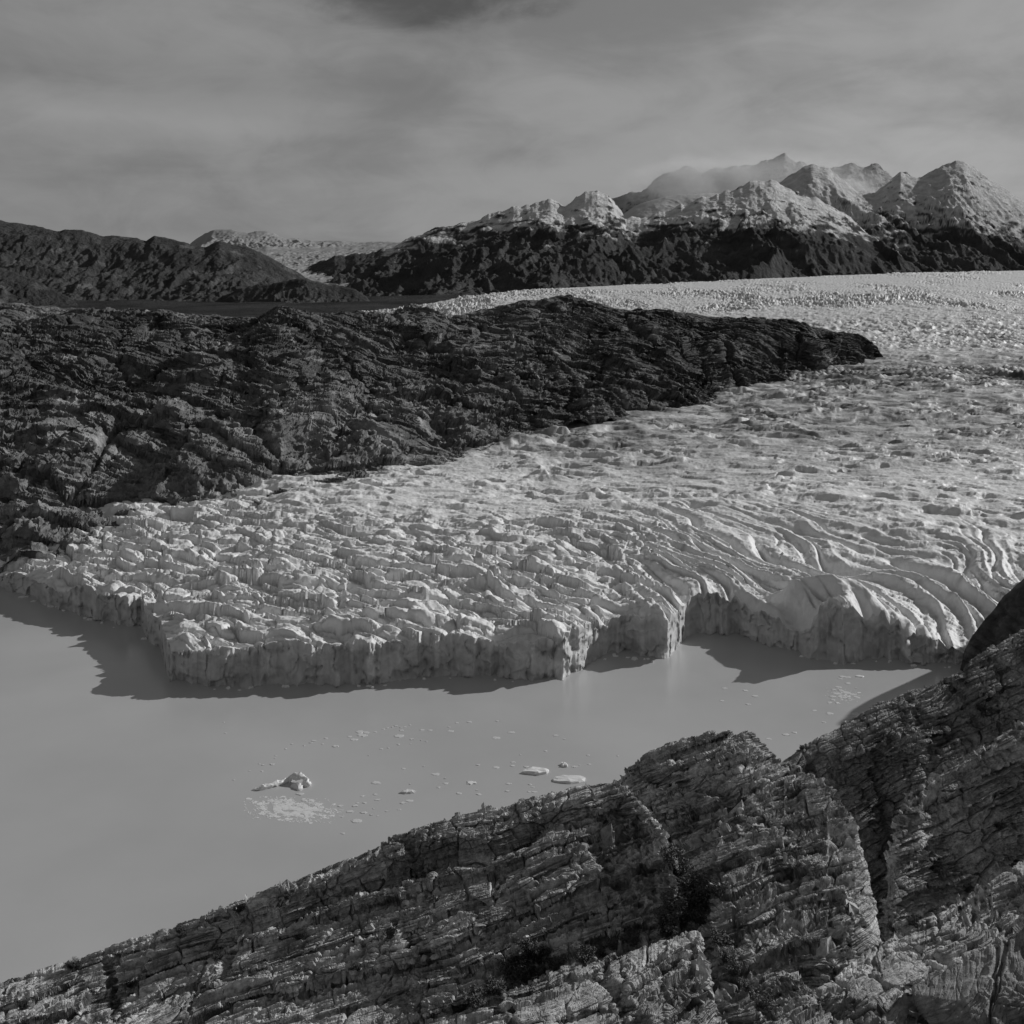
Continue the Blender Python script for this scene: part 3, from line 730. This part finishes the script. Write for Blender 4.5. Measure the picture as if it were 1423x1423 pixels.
# long left slab
outcrop('R1', -260, 940, .7, [(-260, 1500), (-100, 1412), (0, 1366), (60, 1345), (130, 1328), (200, 1302), (300, 1266), (400, 1230), (460, 1205), (520, 1178), (560, 1160), (620, 1136), (680, 1122), (740, 1106), (790, 1094), (830, 1088), (856, 1084), (875, 1098), (900, 1128), (918, 1150), (928, 1168), (934, 1200), (937, 1290), (940, 1440)],
        [(-260, 116), (0, 120), (430, 127), (860, 134), (905, 128), (940, 112)], [(-260, 1700), (0, 1560), (500, 1500), (800, 1440), (940, 1460)], [(-260, 90), (0, 95), (500, 102), (800, 105), (940, 102)],
        620, rockdisp(.34, 1.0, 80, -.6, extra=rim), rockalb(80, .47, .5), M_ROCK, back=BK, label='long layered rock slab sloping down to the lower left corner above the lake', crag=2.2)
# nearer slabs
outcrop('S6', 520, 1090, .6, [(520, 1475), (580, 1432), (640, 1404), (700, 1376), (760, 1352), (820, 1334), (880, 1320), (930, 1302), (958, 1294), (972, 1298), (980, 1325), (988, 1350), (995, 1385), (1030, 1398), (1090, 1425)],
        [(520, 84), (760, 93), (970, 101), (1000, 96), (1090, 90)], [(520, 1640), (1090, 1640)], [(520, 70), (1090, 76)],
        360, rockdisp(.38, .9, 100, -.6), rockalb(100, .41, .35), M_ROCK, back=((3, -4), (8, -12), (30, -40)), label='pale rock slab at the bottom centre ending in a blunt broken corner', crag=2.5)
outcrop('S4', 1000, 1700, .6, [(1000, 1480), (1080, 1424), (1130, 1384), (1180, 1344), (1225, 1306), (1260, 1290), (1310, 1262), (1350, 1240), (1390, 1218), (1423, 1200), (1700, 1060)],
        [(1000, 74), (1080, 77), (1225, 86), (1423, 97), (1700, 112)], [(1000, 1700), (1700, 1500)], [(1000, 60), (1423, 64), (1700, 70)],
        380, rockdisp(.5, .7, 120, -.6), rockalb(120, .45, .25), M_ROCK, back=((3, -4), (8, -12), (30, -50)), label='bright smooth rock slab in the bottom right corner', crag=2.5)
outcrop('S5', 1120, 1700, .7, [(1120, 1475), (1190, 1424), (1250, 1384), (1320, 1346), (1380, 1312), (1423, 1288), (1700, 1150)],
        [(1120, 62), (1423, 66), (1700, 68)], [(1120, 1700), (1700, 1600)], [(1120, 52), (1423, 50), (1700, 50)],
        260, rockdisp(.6, .6, 140, -.3), rockalb(140, .28, .5), M_ROCK, back=((2, -3), (6, -8), (20, -30)), label='darker ledge cut off by the bottom right corner', crag=2.5)

# ------------------------------------------------------------------ ice floating on the lake
def lakept(u, v):
    y = HC * F / (v - VH); return (u - CU) / F * y, y

def floe_mesh(name, wd, dp, h, seed, n=14, rough=.28, alb=.78):
    r = random.Random(seed)
    me = bpy.data.meshes.new(name)
    vs = []; fs = []
    ang = [2 * math.pi * (k + r.uniform(-.3, .3)) / n for k in range(n)]
    rad = [1 + r.uniform(-rough, rough) for _ in range(n)]
    rings = [(1.0, -.25), (1.03, .1), (.95, .8), (.72, .97)]
    for q, zz in rings:
        for a, k in zip(ang, rad):
            j = 1 + r.uniform(-.08, .08)
            vs.append((math.cos(a) * wd / 2 * k * q * j, math.sin(a) * dp / 2 * k * q * j, h * (zz if zz < .1 else zz * r.uniform(.65, 1.15))))
    vs.append((0, 0, h * .95))
    for q in range(3):
        for k in range(n):
            a, b = q * n + k, q * n + (k + 1) % n
            fs.append((a, b, b + n, a + n))
    for k in range(n): fs.append((3 * n + k, 3 * n + (k + 1) % n, 4 * n))
    me.from_pydata(vs, [], fs); me.update()
    at = me.attributes.new('alb', 'FLOAT', 'POINT'); at.data.foreach_set('value', np.full(len(vs), alb, np.float32))
    me.materials.append(M_FLOE)
    return me

def floe(u, v, wpx, hpx, label, group=None, seed=0, thick=None, name='ice_floe', rough=.28, alb=.78):
    x, y = lakept(u, v); sc = y / F
    wd = max(.5, wpx * sc); dp = max(.6, hpx * sc * y / HC * .8)
    h = thick if thick else min(.45, .10 + .05 * wd)
    o = bpy.data.objects.new(name, floe_mesh(name, wd, dp, h, seed, rough=rough, alb=alb)); col.objects.link(o)
    o.location = (x, y, 0)
    o['label'] = label; o['category'] = 'ice floe'
    if group: o['group'] = group
    return o

# two flat slabs beside the rock and the small block near them
floe(745, 1073, 37, 11, 'flat bright ice slab with an undercut dark left end, floating clear of the rock', seed=1, thick=1.1, rough=.16)
floe(789, 1084, 46, 12, 'largest flat ice slab, partly hidden by the rock crest in front', seed=2, thick=1.0, rough=.16)
floe(784, 1064, 9, 6, 'small rounded ice lump just behind the two big flat slabs', seed=3, thick=1.0)
floe(567, 1101, 18, 5, 'long thin ice floe with a dark hollow on its top', seed=4, thick=.8)
floe(655, 1088, 13, 6, 'pointed white ice floe left of the two flat slabs', seed=5)
floe(1195, 940, 11, 3, 'thin bright floe at the edge of the shadow below the right ice cliff', seed=6)
floe(1164, 977, 6, 3, 'single white lump in front of the scattered ice off the right cliff', seed=8)

# scattered fragments, placed from three stretches of open water
def frags(pts, ox, oy, sc, label, group, seed):
    for k, (a, b, wz) in enumerate(pts):
        floe(ox + a / sc, oy + b / sc, wz / sc * 1.05, max(1.4, wz / sc * .42), label, group, seed + k, thick=.10 + .02 * (k % 5), name='ice_fragment', alb=.62)
frags([(50, 105, 10), (60, 172, 16), (470, 240, 18), (605, 220, 26), (585, 232, 18), (370, 312, 14), (365, 328, 12), (268, 362, 14), (290, 370, 16), (350, 365, 30), (208, 406, 14), (285, 408, 16), (430, 270, 12), (680, 205, 20), (738, 253, 34), (825, 194, 24), (855, 213, 46), (895, 165, 50), (905, 185, 60), (930, 170, 40), (985, 165, 20), (660, 240, 18), (110, 462, 14), (545, 250, 14)],
      300, 980, 4.447, 'tiny ice fragment in the curved trail above the arched berg', 'ice fragments in the curved trail', 100)
frags([(1035, 148, 20), (1060, 140, 18), (1090, 135, 16), (1110, 128, 20), (1142, 138, 14), (1168, 134, 18), (1200, 122, 14), (1148, 155, 26), (1130, 190, 56), (1212, 211, 26), (1275, 153, 28), (1325, 155, 26), (1300, 224, 14), (1270, 217, 14), (1128, 243, 20), (1205, 240, 14), (1020, 270, 18), (1065, 264, 14), (945, 311, 10), (1285, 378, 10)],
      300, 980, 4.447, 'small white ice fragment in the loose cluster off the middle of the ice front', 'ice fragments off the middle of the front', 200)
frags([(1160, 392, 24), (1362, 427, 48), (1378, 507, 20), (990, 480, 54), (1200, 488, 10), (908, 562, 28), (985, 552, 26), (1000, 585, 34), (918, 604, 22), (1155, 604, 34), (1200, 591, 44), (1133, 645, 20), (1055, 656, 20), (770, 622, 34), (860, 622, 36), (875, 604, 20), (830, 658, 48), (780, 690, 14), (912, 664, 36), (960, 678, 20), (1000, 684, 14), (975, 640, 14), (870, 715, 60), (785, 792, 26), (520, 550, 44), (425, 570, 22), (545, 590, 34), (335, 592, 50)],
      300, 980, 4.447, 'small flat ice fragment scattered right of the slush patch', 'ice fragments near the slush patch', 300)
frags([(140, 197, 46), (135, 168, 24), (190, 134, 24), (285, 128, 30), (502, 121, 32), (490, 248, 56), (605, 207, 44), (945, 230, 40), (1007, 257, 20), (350, 455, 26), (490, 474, 50), (617, 434, 34), (615, 461, 34), (715, 468, 34), (1085, 468, 40), (1125, 455, 12), (1200, 450, 30), (1190, 382, 26), (1415, 385, 16), (105, 558, 20), (105, 594, 40), (52, 626, 26), (585, 597, 40), (575, 655, 34), (745, 603, 24), (768, 622, 28), (738, 658, 26), (345, 648, 22), (357, 678, 36), (205, 670, 40), (780, 660, 36), (865, 348, 24), (675, 378, 14)],
      600, 980, 5.473, 'little white ice fragment floating between the ice front and the two flat slabs', 'ice fragments around the flat slabs', 400)
frags([(30, 236, 30), (12, 310, 26), (150, 250, 30), (205, 282, 30), (165, 330, 26), (550, 365, 24), (640, 383, 40), (605, 434, 22), (435, 494, 26), (385, 505, 40), (285, 530, 30), (800, 388, 56), (792, 236, 12), (745, 208, 34), (720, 170, 40), (750, 172, 26), (700, 180, 24), (690, 230, 30), (665, 245, 26), (705, 250, 34), (740, 262, 46), (770, 272, 36), (680, 268, 40), (655, 285, 34), (700, 285, 30), (725, 290, 26), (790, 285, 30), (660, 305, 24), (640, 320, 30), (750, 296, 18)],
      1000, 900, 4.185, 'small ice fragment drifting off the right hand ice cliff', 'ice fragments off the right cliff', 500)

rb = random.Random(77)
FR = [(0, 815), (40, 828), (110, 853), (180, 873), (205, 888), (240, 953), (300, 956), (400, 952), (520, 951), (600, 939), (650, 941), (720, 943), (765, 946), (800, 936), (850, 906), (928, 919), (955, 887), (1030, 883), (1090, 901), (1150, 921), (1215, 914), (1260, 919), (1320, 926)]
for k in range(46):
    u_ = rb.choice((rb.uniform(240, 800), rb.uniform(830, 940), rb.uniform(1090, 1320), rb.uniform(20, 200)))
    wz = rb.choice((2.5, 3, 4, 5, 7))
    floe(u_, float(np.interp(u_, [q[0] for q in FR], [q[1] for q in FR])) + rb.uniform(1.5, 5.5), wz, wz * .35, 'small broken ice block lying in the water at the foot of the ice cliff', 'ice blocks at the foot of the cliff', 900 + k, thick=rb.uniform(.3, 1.1), name='ice_fragment', rough=.4)

# arched berg
def arched_berg():
    x, y = lakept(398, 1090); sc = y / F
    emp = bpy.data.objects.new('arched_iceberg', None); col.objects.link(emp); emp.location = (x, y, 0)
    emp['label'] = 'low arched iceberg of melting lumps above the slush patch'; emp['category'] = 'iceberg'
    import bmesh
    def lump(nm, pts):
        bm = bmesh.new()
        for k in range(len(pts) - 1):
            (x0, y0, z0, r0), (x1, y1, z1, r1) = pts[k], pts[k + 1]
            m = max(2, int(math.dist((x0, y0, z0), (x1, y1, z1)) / .5))
            for j in range(m + 1):
                t = j / m
                ret = bmesh.ops.create_icosphere(bm, subdivisions=2, radius=r0 + (r1 - r0) * t)
                for v in ret['verts']: v.co += Vector((x0 + (x1 - x0) * t, y0 + (y1 - y0) * t, z0 + (z1 - z0) * t))
        me = bpy.data.meshes.new(nm); bm.to_mesh(me); bm.free()
        n = len(me.vertices); c = np.empty(n * 3, np.float32); me.vertices.foreach_get('co', c); c = c.reshape(-1, 3)
        d = fbm3(c[:, 0] / 1.1, c[:, 1] / 1.1, c[:, 2] / .9, 4, 401, .6) * .6
        c += d[:, None] * np.array([1, 1, .8]); me.vertices.foreach_set('co', c.ravel())
        at = me.attributes.new('alb', 'FLOAT', 'POINT'); at.data.foreach_set('value', np.full(n, .68, np.float32))
        me.materials.append(M_FLOE)
        o = bpy.data.objects.new(nm, me); col.objects.link(o); o.parent = emp
        rm = o.modifiers.new('fuse', 'REMESH'); rm.mode = 'VOXEL'; rm.voxel_size = .16
        me2 = bpy.data.meshes.new_from_object(o.evaluated_get(bpy.context.evaluated_depsgraph_get()))
        o.modifiers.clear(); o.data = me2; me2.name = nm; o.scale = (1.55, 1.6, 1.35)
        if 'alb' in me2.attributes: me2.attributes.remove(me2.attributes['alb'])
        at = me2.attributes.new('alb', 'FLOAT', 'POINT'); at.data.foreach_set('value', np.full(len(me2.vertices), .8, np.float32))
    lump('arch', [(0, 2.0, 0, .8), (1.2, 2.0, 1.3, .8), (2.6, 1.6, 1.8, 1.0), (4.6, .6, 1.6, .9), (5.8, -.8, .5, .8)]), lump('front_lump', [(2.2, -.6, -.2, .9), (3.6, -1.8, .1, 1.0), (3.9, -3.0, -.2, .7)])
    lump('low_end', [(-8, -3.2, -.1, .35), (-5.5, -2.5, .35, .8), (-3.8, -1.5, .5, .8), (-1.6, 0, .4, .7), (0, 2, .2, .7)])
arched_berg()

# slush patch
def slush(name, cu, cv, ru, rv, n, seed, label):
    r = random.Random(seed)
    vs = []; fs = []
    while n > 0:
        a, b = r.gauss(0, .45), r.gauss(0, .45)
        if abs(a) > 1.2 or abs(b) > 1.2: continue
        if float(pn2(np.array([a * 4.5]), np.array([b * 3.5]), seed)[0]) < r.uniform(-.4, .3): continue
        x, y = lakept(cu + a * ru, cv + b * rv + a * ru * .06)
        n -= 1
        s = r.uniform(.08, .3) * (1 if r.random() < .9 else 2.4)
        k0 = len(vs); m = 6; h = r.uniform(.02, .07)
        for zz, q in ((-.05, 1.0), (h, .8)):
            for k in range(m):
                an = 2 * math.pi * k / m + r.uniform(-.3, .3); rad = s * q * r.uniform(.6, 1.2)
                vs.append((x + math.cos(an) * rad * 1.6, y + math.sin(an) * rad * 1.3, zz))
        for k in range(m): fs.append((k0 + k, k0 + (k + 1) % m, k0 + m + (k + 1) % m, k0 + m + k))
        fs.append(tuple(k0 + m + k for k in range(m)))
    me = bpy.data.meshes.new(name); me.from_pydata(vs, [], fs); me.update()
    at = me.attributes.new('alb', 'FLOAT', 'POINT'); at.data.foreach_set('value', np.full(len(vs), .74, np.float32))
    me.materials.append(M_FLOE)
    o = bpy.data.objects.new(name, me); col.objects.link(o); o['kind'] = 'stuff'
    o['label'] = label; o['category'] = 'slush'
slush('ice_slush', 408, 1125, 58, 15, 3800, 3, 'thin patch of drifting ice slush below the arched berg')
slush('ice_slush', 1172, 966, 22, 9, 300, 4, 'thin ice slush off the right hand ice cliff')

# ------------------------------------------------------------------ cloud hanging on the far peaks
def mist(u0, u1, v0, v1, y, depth, dens, seed, label, lo=.46, hi=.68):
    cx = ((u0 + u1) / 2 - CU) / F * y; rx = (u1 - u0) / 2 / F * y
    cz = HC + (VH - (v0 + v1) / 2) / F * y; rz = abs(v1 - v0) / 2 / F * y
    import bmesh
    bm = bmesh.new(); bmesh.ops.create_icosphere(bm, subdivisions=4, radius=1)
    for v in bm.verts:
        v.co = Vector((v.co.x * rx, v.co.y * depth, v.co.z * rz))
    me = bpy.data.meshes.new('mist'); bm.to_mesh(me); bm.free()
    m = bpy.data.materials.new('mist'); m.use_nodes = True; nt = m.node_tree; nt.nodes.clear(); N = nt.nodes; L = nt.links
    out = N.new('ShaderNodeOutputMaterial'); pv = N.new('ShaderNodeVolumePrincipled'); L.new(pv.outputs[0], out.inputs['Volume'])
    pv.inputs['Color'].default_value = grey(.95); pv.inputs['Anisotropy'].default_value = .2
    geo = N.new('ShaderNodeTexCoord')
    nz = N.new('ShaderNodeTexNoise'); nz.inputs['Scale'].default_value = 1 / 420; nz.inputs['Detail'].default_value = 5; nz.inputs['Roughness'].default_value = .6; nz.inputs['Distortion'].default_value = .4
    mp = N.new('ShaderNodeMapping'); mp.inputs['Location'].default_value = (seed * 911, seed * 377, 0); mp.inputs['Scale'].default_value = (.8, .8, 1.3)
    L.new(geo.outputs['Object'], mp.inputs[0]); L.new(mp.outputs[0], nz.inputs['Vector'])
    mr = N.new('ShaderNodeMapRange'); mr.inputs[1].default_value = lo; mr.inputs[2].default_value = hi; mr.inputs[3].default_value = 0; mr.inputs[4].default_value = dens
    L.new(nz.outputs[0], mr.inputs[0])
    # thins out towards the edge of the bank
    sc = N.new('ShaderNodeMapping'); sc.inputs['Scale'].default_value = (1 / rx, 1 / depth, 1 / rz); L.new(geo.outputs['Object'], sc.inputs[0])
    ln = N.new('ShaderNodeVectorMath'); ln.operation = 'LENGTH'; L.new(sc.outputs[0], ln.inputs[0])
    ed = N.new('ShaderNodeMapRange'); ed.interpolation_type = 'SMOOTHSTEP'; ed.inputs[1].default_value = .2; ed.inputs[2].default_value = .98; ed.inputs[3].default_value = 1; ed.inputs[4].default_value = 0
    L.new(ln.outputs['Value'], ed.inputs[0])
    mu = N.new('ShaderNodeMath'); mu.operation = 'MULTIPLY'; L.new(mr.outputs[0], mu.inputs[0]); L.new(ed.outputs[0], mu.inputs[1])
    L.new(mu.outputs[0], pv.inputs['Density'])
    me.materials.append(m)
    o = bpy.data.objects.new('mist', me); col.objects.link(o); o.location = (cx, y, cz)
    o['kind'] = 'stuff'; o['label'] = label; o['category'] = 'mist'
mist(840, 1090, 212, 300, 11600, 700, .006, 1, 'veil of cloud over the jagged back ridge', .40, .70)
mist(1100, 1250, 212, 300, 11500, 600, .006, 2, 'wisps of cloud between the snowy mountain and the pyramid peak', .42, .70)

# ------------------------------------------------------------------ shrubs rooted in the clefts
GU = []; GV = []; GP = []
for g in OUT.values():
    X, Y, Z = (q[::2, ::2].ravel() for q in g)
    GU.append(CU + X / Y * F); GV.append(VH - (Z - HC) / Y * F); GP.append(np.stack([X, Y, Z], 1))
GU = np.concatenate(GU); GV = np.concatenate(GV); GP = np.concatenate(GP)
def surf(u, v):
    m = np.where((np.abs(GU - u) < 3) & (np.abs(GV - v) < 3))[0]
    if not len(m): return None
    return GP[m[np.argmin(GP[m, 1])]]

M_LEAF, _nt, _b = new_mat('shrub_leaf')
_b.inputs['Base Color'].default_value = grey(.055); _b.inputs['Roughness'].default_value = .7
M_STEM, _nt, _b = new_mat('shrub_stem')
_b.inputs['Base Color'].default_value = grey(.05); _b.inputs['Roughness'].default_value = .9

def shrub_proto(seed):
    r = random.Random(seed)
    root = bpy.data.objects.new('shrub', None)
    sv = []; sf = []; lv = []; lf = []
    tips = []
    for k in range(9):
        a = r.uniform(0, 6.28); lean = r.uniform(.1, .8); p = Vector((0, 0, -.25)); d = Vector((math.cos(a) * lean, math.sin(a) * lean, 1)).normalized()
        rad = .035; segs = 5
        rings = []
        for q in range(segs + 1):
            rings.append((p.copy(), rad * (1 - q / segs * .75)))
            p = p + d * r.uniform(.15, .27); d = (d + Vector((r.uniform(-.3, .3), r.uniform(-.3, .3), r.uniform(-.05, .25)))).normalized()
            if q >= 1: tips.append((p.copy(), d.copy()))
        b0 = len(sv)
        for c, w_ in rings:
            for t in range(4): sv.append((c.x + math.cos(t * 1.571) * w_, c.y + math.sin(t * 1.571) * w_, c.z))
        for q in range(segs):
            for t in range(4): sf.append((b0 + q * 4 + t, b0 + q * 4 + (t + 1) % 4, b0 + q * 4 + 4 + (t + 1) % 4, b0 + q * 4 + 4 + t))
    for c, d in tips:
        for k in range(34):
            o = c + Vector((r.gauss(0, .13), r.gauss(0, .13), r.gauss(0, .10)))
            e1 = Vector((r.uniform(-1, 1), r.uniform(-1, 1), r.uniform(-.4, .9))).normalized(); e2 = e1.orthogonal().normalized()
            L_ = r.uniform(.05, .10); b0 = len(lv)
            for q in (o - e1 * L_, o + e2 * L_ * .45, o + e1 * L_, o - e2 * L_ * .45): lv.append(tuple(q))
            lf.append((b0, b0 + 1, b0 + 2, b0 + 3))
    res = [root]
    for nm, vv, ff, m in (('stem', sv, sf, M_STEM), ('foliage', lv, lf, M_LEAF)):
        me = bpy.data.meshes.new(nm); me.from_pydata(vv, [], ff); me.update(); me.materials.append(m)
        o = bpy.data.objects.new(nm, me); o.parent = root; res.append(o)
    return res
protos = [shrub_proto(k) for k in (1, 2, 3)]
used = set(); rs = random.Random(9)
def shrub(u, v, size, label, group):
    p = surf(u, v)
    if p is None: return
    k = rs.randrange(3); src = protos[k]
    objs = src if k not in used else None
    if objs is None:
        root = src[0].copy(); objs = [root]
        for c in src[1:]:
            q = c.copy(); q.parent = root; objs.append(q)
    used.add(k)
    for o in objs: col.objects.link(o)
    r0 = objs[0]
    r0.location = (p[0], p[1], p[2] - .05); r0.rotation_euler = (rs.uniform(-.15, .15), rs.uniform(-.15, .15), rs.uniform(0, 6.28)); r0.scale = (size * rs.uniform(1.0, 1.4),) * 2 + (size * rs.uniform(.75, 1.05),)
    r0['label'] = label; r0['category'] = 'shrub'; r0['group'] = group
for u, v, z in ((935, 1190, 1.3), (944, 1212, 1.7), (952, 1236, 2.0), (958, 1256, 2.0), (940, 1262, 1.8), (930, 1282, 1.6), (966, 1232, 1.6), (978, 1252, 1.7), (1000, 1240, 1.2), (925, 1300, 1.2), (948, 1285, 1.7), (972, 1280, 1.4)):
    shrub(u, v, z, 'dark leafy shrub in the shaded cleft left of the rounded middle block', 'shrubs in the cleft beside the middle block')
for u, v, z in ((738, 1322, 1.4), (752, 1338, 1.6), (726, 1340, 1.6), (708, 1362, 1.5), (684, 1376, 1.2), (660, 1390, 1.3), (640, 1402, 1.0), (770, 1345, 1.2), (850, 1316, 1.0), (832, 1326, 1.1), (812, 1332, 1.0), (876, 1306, 1.1), (730, 1360, 1.3)):
    shrub(u, v, z, 'dark shrub in the gully between the long slab and the pale bottom slab', 'shrubs in the gully above the pale slab')
for u, v, z in ((99, 1341, .9), (110, 1343, .7), (335, 1264, .8), (400, 1246, .7), (250, 1292, .6), (180, 1368, .7), (420, 1302, .8), (540, 1302, .9), (300, 1330, .6), (500, 1345, .8), (600, 1250, .7)):
    shrub(u, v, z, 'small low shrub scattered on the face of the long left slab', 'low shrubs on the long slab')
for u, v, z in ((1010, 1332, 1.1), (1058, 1396, 1.0), (1002, 1310, 1.2), (1020, 1352, .9), (1040, 1375, .9)):
    shrub(u, v, z, 'shrub below the middle block, right of the pale broken corner', 'shrubs right of the broken corner')
for u, v, z in ((1360, 985, 1.3), (1372, 990, 1.0), (1300, 1205, 1.0), (1345, 1236, .7), (1265, 1282, .7), (1240, 1296, .8), (1390, 1150, .9), (1113, 1037, .6)):
    shrub(u, v, z, 'shrub clinging to the rock slopes on the right side', 'shrubs on the right slopes')
mist(820, 1290, 196, 318, 11400, 500, .0022, 3, 'thin broad veil of cloud in front of the back ridge', .22, .60)
